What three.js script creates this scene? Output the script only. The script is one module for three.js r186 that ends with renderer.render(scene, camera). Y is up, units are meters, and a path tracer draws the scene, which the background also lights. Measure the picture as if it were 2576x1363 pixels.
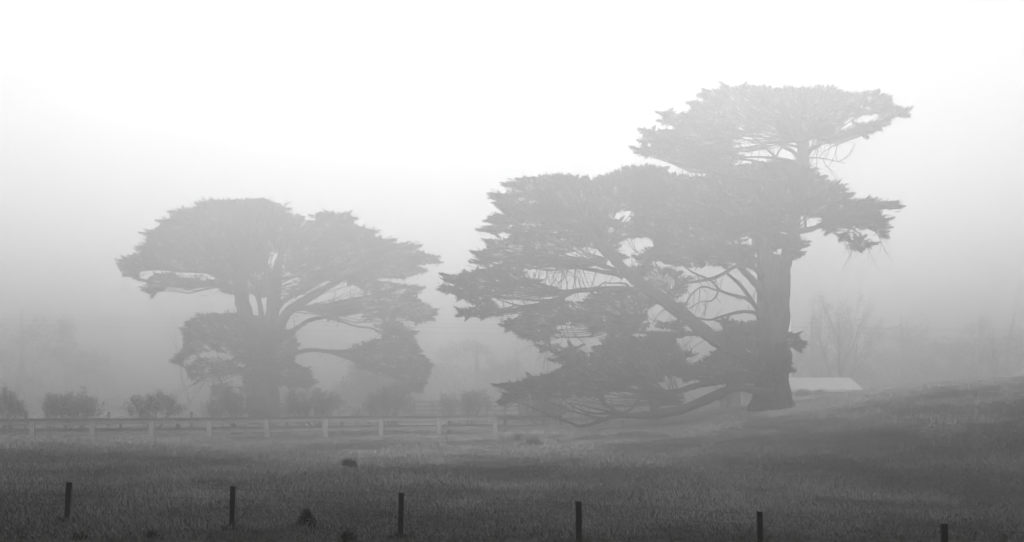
import * as THREE from 'three';
import { mergeGeometries } from 'three/addons/utils/BufferGeometryUtils.js';
import { ImprovedNoise } from 'three/addons/math/ImprovedNoise.js';

// ---------------------------------------------------------------- camera, sky, sun, exposure, haze
const scene = new THREE.Scene();
const FOCAL = 3537, CX = 1287.5, HORIZON = 948, EYE = 3.1;   // lens in picture units (2575 wide), eye height in metres
const camera = new THREE.PerspectiveCamera(2 * Math.atan(HORIZON / FOCAL) * 180 / Math.PI, 1024 / 754, 0.5, 2000);
camera.position.set(0, EYE, 0);
camera.lookAt(0, EYE, -10);
camera.setViewOffset(1024, 754, 0, 0, 1024, 542);            // a level camera with the lens raised

const FOG = 0.0228, SUN = 5, SUN_EL = 20, SUN_AZ = 180, EXPOSURE = 7.3;
const SKY_HIGH = 0.21, SKY_LOW = 0.27;
const FRONT = 23.2, SHADE_CROWNS = 11.8;                              // how far ahead and how high the unseen shading crowns reach
const skyW = 128, skyH = 64, skyData = new Float32Array(skyW * skyH * 4);
for (let r = 0; r < skyH; r++) {
  const el = ((r + 0.5) / skyH - 0.5) * Math.PI, v = SKY_LOW + (SKY_HIGH - SKY_LOW) * Math.min(1, Math.max(0, Math.sin(el)) / 0.45) ** 0.8;
  for (let c = 0; c < skyW; c++) {                              // the mist is a little brighter ahead, left of the tall tree
    const az = ((c + 0.5) / skyW * 360 - 90 - -6 + 540) % 360 - 180, g = v * (1 + 0.3 * Math.exp(-((az / 20) ** 2)));
    skyData.set([g, g, g, 1], (r * skyW + c) * 4);
  }
}
const skyTexture = new THREE.DataTexture(skyData, skyW, skyH, THREE.RGBAFormat, THREE.FloatType);
skyTexture.mapping = THREE.EquirectangularReflectionMapping;
skyTexture.magFilter = THREE.LinearFilter;
skyTexture.needsUpdate = true;
scene.background = skyTexture;
scene.environment = skyTexture;

const sun = new THREE.DirectionalLight(0xffffff, SUN);
{
  const e = SUN_EL * Math.PI / 180, a = SUN_AZ * Math.PI / 180;
  sun.position.set(Math.sin(a) * Math.cos(e), Math.sin(e), -Math.cos(a) * Math.cos(e)).multiplyScalar(150);
}
sun.castShadow = true;
sun.shadow.radius = 42;
Object.assign(sun.shadow.camera, { left: -120, right: 120, top: 120, bottom: -120, near: 1, far: 500 });
sun.target.position.set(0, 0, -60);
sun.position.add(sun.target.position);
scene.add(sun, sun.target);
scene.fog = new THREE.FogExp2(0xffffff, FOG);

// ---------------------------------------------------------------- helpers
let seed = 7;
const setSeed = (n) => { seed = n; };
function rnd() { seed = (seed + 0x6d2b79f5) | 0; let t = Math.imul(seed ^ (seed >>> 15), 1 | seed); t = (t + Math.imul(t ^ (t >>> 7), 61 | t)) ^ t; return ((t ^ (t >>> 14)) >>> 0) / 4294967296; }
const rr = (a, b) => a + (b - a) * rnd();
const pick = (list) => list[Math.floor(rnd() * list.length)];
const perlin = new ImprovedNoise();
const noise = (x, y, z = 0.5) => perlin.noise(x + 31.7, y + 12.3, z + 5.1);
const smooth = (a, b, x) => { const t = Math.min(1, Math.max(0, (x - a) / (b - a))); return t * t * (3 - 2 * t); };
const V = (x, y, z) => new THREE.Vector3(x, y, z);
const at = (x, y, d) => V((x - CX) / FOCAL * d, EYE + (HORIZON - y) / FOCAL * d, -d);   // the place at distance d seen at picture point x, y
const grey = (v, more = {}) => new THREE.MeshStandardMaterial({ color: new THREE.Color().setRGB(v, v, v), roughness: 0.9, ...more });

const used = {};
function numbered(name) { used[name] = (used[name] ?? -1) + 1; return used[name] ? name + '_' + String(used[name]).padStart(3, '0') : name; }
function thing(name, label, category, position, group) {
  const o = new THREE.Group();
  o.name = numbered(name); o.userData = { label, category };
  if (group) o.userData.group = group;
  if (position) o.position.copy(position);
  scene.add(o);
  return o;
}
function part(name, geometry, material, parent, stuff) {
  const m = new THREE.Mesh(geometry, material);
  m.name = name; m.castShadow = m.receiveShadow = true;
  if (stuff) m.userData.kind = 'stuff';
  if (parent) { if (parent.isGroup && parent.position.lengthSq() && !geometry.userData.local) m.position.copy(parent.position).negate(); parent.add(m); }
  return m;
}
const local = (g) => { g.userData.local = true; return g; };
function top(name, geometry, material, data) {
  const m = new THREE.Mesh(geometry, material);
  m.name = numbered(name); m.castShadow = m.receiveShadow = true; m.userData = data;
  scene.add(m);
  return m;
}

class Triangles {                                               // collects loose triangles
  constructor() { this.p = []; }
  tri(a, b, c) { this.p.push(a.x, a.y, a.z, b.x, b.y, b.z, c.x, c.y, c.z); }
  geometry() {
    const g = new THREE.BufferGeometry();
    g.setAttribute('position', new THREE.BufferAttribute(new Float32Array(this.p), 3));
    g.computeVertexNormals();
    return g;
  }
  get count() { return this.p.length / 9; }
}

// a tapered, slightly knobbly tube through points; radii in metres
function tube(points, radii, sides = 8, rough = 0.08, per = 4, flute = 0) {
  const curve = new THREE.CatmullRomCurve3(points, false, 'centripetal'), n = Math.max(2, (points.length - 1) * per);
  const position = [], uv = [], index = [];
  let side = null, run = 0, last = null;
  const key = points[0].x * 3.1 + points[0].y * 1.7;
  for (let i = 0; i <= n; i++) {
    const f = i / n * (points.length - 1), k = Math.min(points.length - 2, Math.floor(f)), t = f - k;
    const p = curve.getPoint(f / (points.length - 1)), tan = curve.getTangent(f / (points.length - 1));
    const r = radii[k] + (radii[k + 1] - radii[k]) * (t * t * (3 - 2 * t));
    if (!side) side = Math.abs(tan.y) < 0.9 ? V(0, 1, 0).cross(tan).normalize() : V(1, 0, 0);
    side.sub(tan.clone().multiplyScalar(side.dot(tan))).normalize();
    const up = tan.clone().cross(side).normalize();
    if (last) run += p.distanceTo(last);
    last = p;
    for (let j = 0; j <= sides; j++) {
      const a = j / sides * Math.PI * 2;
      let q = r * (1 + rough * 2 * noise(Math.cos(a) * 1.2 + key, Math.sin(a) * 1.2, run * 0.8 / Math.max(0.25, r)));
      if (flute) q *= 1 + flute * (0.6 * Math.sin(a * 7 + run * 0.5 + key) + 0.4 * Math.sin(a * 11 - run * 0.35)) + flute * 0.8 * noise(Math.cos(a) * 3, Math.sin(a) * 3, run * 0.5);
      const c = Math.cos(a) * q, s = Math.sin(a) * q;
      position.push(p.x + side.x * c + up.x * s, p.y + side.y * c + up.y * s, p.z + side.z * c + up.z * s);
      uv.push(j / sides, run * 0.5);
    }
  }
  const w = sides + 1;
  for (let i = 0; i < n; i++) for (let j = 0; j < sides; j++) { const a = i * w + j; index.push(a, a + w, a + 1, a + 1, a + w, a + w + 1); }
  const tip = position.length / 3; position.push(last.x, last.y, last.z); uv.push(0.5, run * 0.5);
  for (let j = 0; j < sides; j++) index.push(n * w + j, tip, n * w + j + 1);
  const g = new THREE.BufferGeometry();
  g.setAttribute('position', new THREE.Float32BufferAttribute(position, 3));
  g.setAttribute('uv', new THREE.Float32BufferAttribute(uv, 2));
  g.setIndex(index);
  g.computeVertexNormals();
  return g;
}

// thin three-sided twig
function twig(T, a, b, r0, r1) {
  const d = b.clone().sub(a).normalize(), s = (Math.abs(d.y) < 0.9 ? V(0, 1, 0) : V(1, 0, 0)).cross(d).normalize(), u = d.clone().cross(s);
  const ring = (p, r) => [0, 1, 2].map((k) => p.clone().addScaledVector(s, r * Math.cos(k * 2.094)).addScaledVector(u, r * Math.sin(k * 2.094)));
  const A = ring(a, r0), B = ring(b, r1);
  for (let k = 0; k < 3; k++) { const n = (k + 1) % 3; T.tri(A[k], A[n], B[k]); T.tri(A[n], B[n], B[k]); }
}
// a bent, forking bare branch
function bare(T, p, dir, length, r, depth, spread = 0.6, up = 0.15, ends) {
  let a = p.clone(), d = dir.clone().normalize();
  const steps = depth > 1 ? 3 : 2;
  for (let i = 0; i < steps; i++) {
    d.add(V(rr(-1, 1), rr(-1, 1) + up, rr(-1, 1)).multiplyScalar(0.28)).normalize();
    const b = a.clone().addScaledVector(d, length / steps), r1 = r * (1 - 0.2 * (i + 1) / steps * 2);
    twig(T, a, b, r * (1 - 0.4 * i / steps), Math.max(0.004, r * (1 - 0.4 * (i + 1) / steps)));
    a = b;
    if (depth > 0 && (i > 0 || depth < 3)) bare(T, a, d.clone().add(V(rr(-1, 1), rr(-0.6, 1), rr(-1, 1)).multiplyScalar(spread)), length * rr(0.45, 0.75), r1 * 0.6, depth - 1, spread, up, ends);
  }
  if (depth > 0) bare(T, a, d, length * 0.6, r * 0.55, depth - 1, spread, up, ends);
  else if (ends) ends.push(a.clone());
}

// one cypress spray: pointed leaflets along a short axis
function spray(T, p, dir, length, leaflets, leaf, width) {
  const side = V(dir.z, 0, -dir.x); if (side.lengthSq() < 1e-4) side.set(1, 0, 0);
  side.normalize().add(V(rr(-0.5, 0.5), rr(-0.9, 0.9), rr(-0.5, 0.5))).normalize();
  const out = dir.clone().cross(side).normalize();
  for (let i = 0; i < leaflets; i++) {
    const t = (i + 0.6) / leaflets, sgn = i === leaflets - 1 ? 0 : i % 2 ? 1 : -1, l = leaf * (1 - 0.45 * t) * rr(0.75, 1.2);
    const b = p.clone().addScaledVector(dir, length * t);
    const d = dir.clone().addScaledVector(side, sgn * rr(0.45, 0.95)).addScaledVector(out, rr(-0.35, 0.35)).normalize();
    const w = d.clone().cross(out.clone().add(V(rr(-0.6, 0.6), rr(-0.6, 0.6), rr(-0.6, 0.6)))).normalize().multiplyScalar(width * rr(0.7, 1.2) / 2);
    T.tri(b.clone().add(w), b.clone().sub(w), b.clone().addScaledVector(d, l));
  }
}

// picture frames in which shapes were measured: origin and scale
const FRAMES = { A: [1571.6, 201.2, 0.28309], B: [1093.9, 402.3, 0.22136], C: [1093.9, 660.1, 0.24405], D: [1609.4, 402.3, 0.26845], E: [1232.2, 804.7, 0.31726], F: [1697.4, 502.9, 0.41523], L: [251.5, 490.4, 0.4475], P: [0, 0, 1] };
const measured = (frame, text) => text.trim().split(/\s+/).map((s) => { const [x, y, ...rest] = s.split(',').map(Number), f = FRAMES[frame]; return [f[0] + x * f[2], f[1] + y * f[2], ...rest]; });
function insidePolygon(poly, x, y) {
  let inside = false;
  for (let i = 0, j = poly.length - 1; i < poly.length; j = i++) { const [xi, yi] = poly[i], [xj, yj] = poly[j]; if (yi > y !== yj > y && x < (xj - xi) * (y - yi) / (yj - yi) + xi) inside = !inside; }
  return inside;
}
function edgeDistance(poly, x, y) {
  let best = 1e9;
  for (let i = 0, j = poly.length - 1; i < poly.length; j = i++) {
    const [x1, y1] = poly[j], [x2, y2] = poly[i], dx = x2 - x1, dy = y2 - y1, t = Math.min(1, Math.max(0, ((x - x1) * dx + (y - y1) * dy) / (dx * dx + dy * dy || 1)));
    best = Math.min(best, Math.hypot(x - x1 - dx * t, y - y1 - dy * t));
  }
  return best;
}
// one shelf of foliage: sprays fill the volume between its outline and its depth, and stand out from its rim
const DENSE = 6.5;
function foliageLayer(T, twigs, poly, o) {
  const { d, half = 2, density = 46, root, holes = 0, size = 1, rim = 1, branches = 0 } = o, m = FOCAL / d;
  let x0 = 1e9, x1 = -1e9, y0 = 1e9, y1 = -1e9, area = 0, cx = 0, cy = 0;
  poly.forEach(([x, y], i) => { const [u, v] = poly[(i + 1) % poly.length]; area += x * v - u * y; x0 = Math.min(x0, x); x1 = Math.max(x1, x); y0 = Math.min(y0, y); y1 = Math.max(y1, y); cx += x / poly.length; cy += y / poly.length; });
  const turn = Math.sign(area); area = Math.abs(area) / 2 / m / m;
  const [rx, ry] = root ?? [cx, y1], hub = at(rx, ry, d);
  const outward = (p) => { const v = p.clone().sub(hub); v.y *= 0.5; v.normalize(); return v.add(V(rr(-0.9, 0.9), rr(-0.3, 0.5), rr(-0.9, 0.9))).normalize(); };
  const n = Math.round(area * density * DENSE);
  for (let i = 0, k = 0; i < n && k < n * 12; k++) {
    const x = rr(x0, x1), y = rr(y0, y1);
    if (!insidePolygon(poly, x, y)) continue;
    i++;
    const e = edgeDistance(poly, x, y) / m, z = (rnd() * 2 - 1) * Math.min(half, 0.3 + e * 1.2);
    if (holes && noise(x * 0.055, y * 0.085, d + z * 0.25) > 0.42 - holes) continue;
    const p = at(x, y, d + z), l = Math.min(0.55 * size, 0.25 * size + e * 0.5);
    const k2 = rr(0.65, 1.25); spray(T, p, outward(p), l * k2, 9, 0.18 * size * k2, 0.058 * size * k2);
  }
  for (let i = 0; i < poly.length && rim; i++) {                 // the feathered rim
    const [ax, ay] = poly[i], [bx, by] = poly[(i + 1) % poly.length], len = Math.hypot(bx - ax, by - ay) / m, c = Math.ceil(len / 0.075 * rim);
    const nx = (by - ay) * turn, ny = -(bx - ax) * turn, nl = Math.hypot(nx, ny) || 1;
    for (let k = 0; k < c; k++) {
      const t = rnd(), inset = rr(0.1, 0.42) * m, px = ax + (bx - ax) * t - nx / nl * inset, py = ay + (by - ay) * t - ny / nl * inset;
      if (holes && noise(px * 0.055, py * 0.085, d) > 0.5 - holes) continue;
      const z = rr(-0.6, 0.6) * Math.min(1, half), p = at(px, py, d + z), o2 = outward(p);
      const dir = V(nx / nl, -ny / nl * 0.55, rr(-0.4, 0.4)).multiplyScalar(0.6).add(o2.multiplyScalar(0.85)).add(V(rr(-0.3, 0.3), rr(-0.15, 0.35), 0)).normalize();
      const k2 = rr(0.5, 1.2); spray(T, p, dir, rr(0.22, 0.5) * size * k2, 9, 0.16 * size * k2, 0.052 * size * k2);
    }
  }
  for (let i = 0; i < poly.length && rim; i++) {                 // pointed shelf tips: flat fronds that stand out where the outline turns or ends sideways
    const [ax, ay] = poly[(i + poly.length - 1) % poly.length], [bx, by] = poly[i], [ex, ey] = poly[(i + 1) % poly.length];
    const l1 = Math.hypot(bx - ax, by - ay), l2 = Math.hypot(ex - bx, ey - by), convex = ((bx - ax) * (ey - by) - (by - ay) * (ex - bx)) * turn > 0;
    const frond = (x, y, dx, dy, length) => {
      const dir = V(dx, -dy, rr(-0.25, 0.25)).normalize(), p = at(x, y, d + rr(-0.4, 0.4)).addScaledVector(dir, -0.14 - length * 0.5);
      const fat = rr(0.6, 1.15), count = Math.round(14 + Math.max(0, length - 0.5) * 22);
      for (let k = 0; k < count; k++) { const t = k / (count - 1); spray(T, p.clone().addScaledVector(dir, length * t).add(V(0, 0.12 * t * t * length, 0)), dir.clone().add(V(rr(-0.6, 0.6) * (1 - t * 0.6), rr(-0.35, 0.5) * (1 - t * 0.4), rr(-0.7, 0.7))).normalize(), 0.3 * (1.1 - t * 0.45) * fat, 10, 0.13 * fat, 0.05 * fat); }
    };
    if (convex) { const ux = (bx - ax) / l1 - (ex - bx) / l2, uy = (by - ay) / l1 - (ey - by) / l2, ul = Math.hypot(ux, uy); if (ul > 0.25) for (let k = 0; k < 3; k++) frond(bx, by + rr(-4, 4), ux / ul * 1.2 + Math.sign(ux) * 0.3, uy / ul * 0.5, rr(0.45, 0.75) * Math.min(1, 0.5 + ul * 0.5) * size); }
    const nx = (ey - by) * turn / l2, ny = -(ex - bx) * turn / l2, slope = Math.abs(nx * ny) * 2;   // slanting outlines break into steps of shelf tips
    for (let t = rr(0, 0.4) * m / l2; t < 1; t += rr(0.25, 0.65) * m / l2) if (rnd() < 0.35 + 0.45 * Math.abs(nx)) frond(bx + (ex - bx) * t, by + (ey - by) * t, (Math.abs(nx) > 0.12 ? Math.sign(nx) : Math.sign(bx - rx)), ny > 0.3 ? rr(-0.15, 0.25) : -rr(0, 0.4), (0.18 + 0.45 * rnd() ** 2 + slope * rr(0, 0.5)) * (0.55 + 0.45 * Math.abs(nx)) * size);
  }
  for (let i = 0; i < branches && twigs; i++) {
    let x, y, tries = 0;
    do { x = rr(x0, x1); y = rr(y0, y1); } while (!insidePolygon(poly, x, y) && ++tries < 40);
    const z = rr(-0.7, 0.7) * half, a = hub.clone().add(V(rr(-0.3, 0.3), rr(-0.2, 0.2), rr(-0.3, 0.3))), b = at(x, y, d + z), mid = a.clone().lerp(b, 0.5).add(V(0, -0.06 * a.distanceTo(b) + rr(-0.2, 0.2), rr(-0.2, 0.2)));
    const r = rr(0.025, 0.05);
    twig(twigs, a, mid, r, r * 0.7); twig(twigs, mid, b, r * 0.7, r * 0.3);
    for (let k = 0; k < 3; k++) { const s = mid.clone().lerp(b, rr(-0.6, 0.5)); bare(twigs, s, b.clone().sub(a).normalize().add(V(rr(-0.5, 0.5), rr(0, 0.7), rr(-0.5, 0.5))), rr(0.3, 0.6), 0.014, 1); }
  }
}
// limbs: points x, y, radius in picture units, depth offset in metres
function limbGeometry(frame, text, d, sides = 8, flute = 0) {
  const f = FRAMES[frame], pts = measured(frame, text);
  return tube(pts.map(([x, y, r, dz = 0]) => at(x, y, d + dz)), pts.map(([, , r, dz = 0]) => r / FOCAL * (d + dz)), sides, 0.13, 5, flute);
}

// ---------------------------------------------------------------- materials
function noiseTexture(w, h, f) {
  const data = new Uint8Array(w * h * 4);
  for (let y = 0; y < h; y++) for (let x = 0; x < w; x++) { const v = Math.max(0, Math.min(255, f(x / w, y / h) * 255)); data.set([v, v, v, 255], (y * w + x) * 4); }
  const t = new THREE.DataTexture(data, w, h);
  t.wrapS = t.wrapT = THREE.RepeatWrapping; t.magFilter = THREE.LinearFilter; t.minFilter = THREE.LinearFilter; t.needsUpdate = true;
  return t;
}
const grain = noiseTexture(128, 256, (u, v) => 0.62 + 0.5 * noise(Math.cos(u * 6.283) * 4, Math.sin(u * 6.283) * 4, v * 3) + 0.3 * noise(Math.cos(u * 6.283) * 11, Math.sin(u * 6.283) * 11, v * 7) + 0.12 * rnd());
const fissured = noiseTexture(128, 256, (u, v) => 0.6 + 0.7 * noise(Math.cos(u * 6.283) * 6, Math.sin(u * 6.283) * 6, v * 5) + 0.35 * noise(Math.cos(u * 6.283) * 15, Math.sin(u * 6.283) * 15, v * 14));
const M = {
  bark: grey(0.02, { map: fissured, bumpMap: fissured, bumpScale: 0.06 }),
  twig: grey(0.022),
  paleTwig: grey(0.4),
  cypress: grey(0.024, { side: THREE.DoubleSide }),
  cypressFar: grey(0.028, { side: THREE.DoubleSide }),
  shrubLeaf: grey(0.1, { side: THREE.DoubleSide }),
  paleLeaf: grey(0.3, { side: THREE.DoubleSide }),
  hazyLeaf: grey(0.12, { side: THREE.DoubleSide }),
  weedLeaf: grey(0.055, { side: THREE.DoubleSide }),
  darkLeaf: grey(0.03, { side: THREE.DoubleSide }),
  paleRail: grey(0.21, { map: grain, bumpMap: grain, bumpScale: 0.004 }),
  paleWood: grey(0.28, { map: grain, bumpMap: grain, bumpScale: 0.004 }),
  darkWood: grey(0.05, { map: grain, bumpMap: grain, bumpScale: 0.004 }),
  postWood: grey(0.035, { map: grain, bumpMap: grain, bumpScale: 0.006 }),
  wire: grey(0.09, { metalness: 0.4, roughness: 0.6 }),
  cable: grey(0.05),
  roof: grey(0.6, { roughness: 0.55 }),
  white: grey(0.6),
  board: grey(0.3),
  stone: grey(0.09),
};

// ---------------------------------------------------------------- ground
function groundHeight(x, z) {
  const d = -z;
  let y = (-0.22 - 0.022 * x) * (1 - smooth(24, 84, d));
  y += 3.3 * smooth(-2, 34, x) * smooth(40, 78, d) * (1 - 0.62 * smooth(79, 106, d));
  y += -0.18 * smooth(-6, -24, x) * smooth(50, 70, d) * (1 - smooth(75, 95, d));
  y += smooth(110, 290, d) * (10 + 4 * smooth(20, 110, Math.abs(x)) + 3 * noise(x * 0.02, d * 0.02));
  y += 0.9 * smooth(100, 130, d) * smooth(-5, -40, x);
  y += 0.09 * noise(x * 0.35, d * 0.35) + 0.16 * noise(x * 0.09, d * 0.12);
  if (d < 24) y = y * smooth(6, 24, d) + 1.35 * (1 - smooth(6, 24, d));
  return y;
}
{
  const rows = [], cols = [];
  for (let z = 60; z > -20; z -= 8) rows.push(z);
  for (let z = -20; z > -110; z -= 0.7) rows.push(z);
  for (let z = -110; z > -420; z -= 8) rows.push(z);
  for (let x = -190; x < -44; x += 9) cols.push(x);
  for (let x = -44; x < 44; x += 0.8) cols.push(x);
  for (let x = 44; x <= 190; x += 9) cols.push(x);
  const position = [], uv = [], index = [];
  rows.forEach((z) => cols.forEach((x) => { position.push(x, groundHeight(x, z), z); uv.push(x / 6, z / 6); }));
  for (let i = 0; i < rows.length - 1; i++) for (let j = 0; j < cols.length - 1; j++) { const a = i * cols.length + j, b = a + cols.length; index.push(a, a + 1, b, a + 1, b + 1, b); }
  const g = new THREE.BufferGeometry();
  g.setAttribute('position', new THREE.Float32BufferAttribute(position, 3));
  g.setAttribute('uv', new THREE.Float32BufferAttribute(uv, 2));
  g.setIndex(index); g.computeVertexNormals();
  const soil = noiseTexture(256, 256, (u, v) => 0.55 + 0.45 * noise(Math.cos(u * 6.283) * 9, Math.sin(u * 6.283) * 9, Math.cos(v * 6.283) * 9) + 0.3 * rnd());
  top('ground', g, grey(0.06, { map: soil }), { kind: 'structure' });
}
const onGround = (px, d, dy = 0) => { const x = (px - CX) / FOCAL * d; return V(x, groundHeight(x, -d) + dy, -d); };

// unseen tree crowns out of view, placed to darken the foreground grass and near fog
{
  setSeed(5);
  const parts = [], lump = (x, y, z, rx, ry, rz) => {
    const g = new THREE.IcosahedronGeometry(1, 2).deleteAttribute('uv');
    const p = g.attributes.position;
    for (let i = 0; i < p.count; i++) { const k = 1 + 0.35 * noise(p.getX(i) * 2 + x, p.getY(i) * 2 + z, p.getZ(i) * 2); p.setXYZ(i, p.getX(i) * k * rx + x, p.getY(i) * k * ry + y, p.getZ(i) * k * rz + z); }
    g.computeVertexNormals();
    parts.push(g);
  };
  for (let x = -66; x <= 66; x += 5.2) {
    const front = FRONT + 7 * smooth(5, 17, Math.abs(x)) + rr(-0.8, 0.8);
    for (let z = -front; z < 40; z += 5) lump(x + rr(-1, 1), SHADE_CROWNS + 0.18 * Math.max(0, -z - FRONT + 3) + rr(-0.4, 0.4), z + 2.4 + rr(-0.8, 0.8), 4.2, 1.4, 4.2);
  }
  for (const side of [-1, 1]) for (let d = 4; d <= (side < 0 ? 35 : 34); d += 3.6) for (let y = 2; y < SHADE_CROWNS; y += 3.2) for (const more of [4.6, 8]) lump(side * (0.37 * d + more + rr(-0.3, 0.5)), y + rr(-0.6, 0.6), -d, 2.6, 2.4, 2.6);  // side foliage out of view, placed to darken the left and right frame edges
  for (let x = -60; x <= 60; x += 9) {
    const tx = x + rr(-2, 2), tz = rr(12, 30), base = groundHeight(tx, tz) - 0.3;
    parts.push(tube([V(tx, base, tz), V(tx + rr(-0.5, 0.5), base + 7, tz), V(tx + rr(-1, 1), SHADE_CROWNS, tz - 2)], [0.8, 0.6, 0.3], 7).toNonIndexed().deleteAttribute('uv'));
  }
  top('unseen_shade_grove', mergeGeometries(parts), M.darkLeaf, { kind: 'stuff', label: 'unseen grove around the camera, placed to shade near grass, mist and frame edges', category: 'grove' });
}

// ---------------------------------------------------------------- the big cypress
const cypressTree = (name, label, d, base) => thing(name, label, 'tree', base);
function buildCypress(root, d, spec, leaf) {
  for (const [name, frame, sides, flute, text] of spec.limbs) part(name, limbGeometry(frame, text, d, sides, flute), M.bark, root);
  const twigs = new Triangles();
  for (const [name, frame, , , text] of spec.limbs) {             // broken stubs and dead shoots along the limbs
    const pts = measured(frame, text);
    for (let i = 1; i < pts.length; i++) {
      const [x1, y1, r1, z1 = 0] = pts[i - 1], [x2, y2, r2, z2 = 0] = pts[i], a = at(x1, y1, d + z1), b = at(x2, y2, d + z2), n = name === 'limb' ? a.distanceTo(b) * 0.9 : 0;
      for (let k = 0; k < n; k++) { const t = rnd(), q = a.clone().lerp(b, t), up = rnd() < 0.6 ? 1 : -0.8; bare(twigs, q, V(rr(-0.8, 0.8), up * rr(0.5, 1.2), rr(-0.8, 0.8)), rr(0.15, 0.6) + (r1 + r2) / 2 / FOCAL * d, rr(0.012, 0.028), rnd() < 0.4 ? 1 : 0); }
    }
  }
  for (const [frame, o, text] of spec.layers) {
    const T = new Triangles(), q = { ...o, d: d + (o.dz ?? 0) };
    if (o.root) q.root = measured(frame, o.root)[0];
    foliageLayer(T, twigs, measured(frame, text), q);
    part('foliage_layer', T.geometry(), leaf, root);
  }
  for (const [frame, text] of spec.twigs) for (const [x, y, dx, dy, length, depth = 2, dz = 0] of measured(frame, text)) bare(twigs, at(x, y, d + dz), V(dx, dy, rr(-0.4, 0.4)), length, 0.03, depth, 0.75, 0.1);
  if (twigs.count) part('twigs', twigs.geometry(), M.twig, root, true);
}
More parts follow.
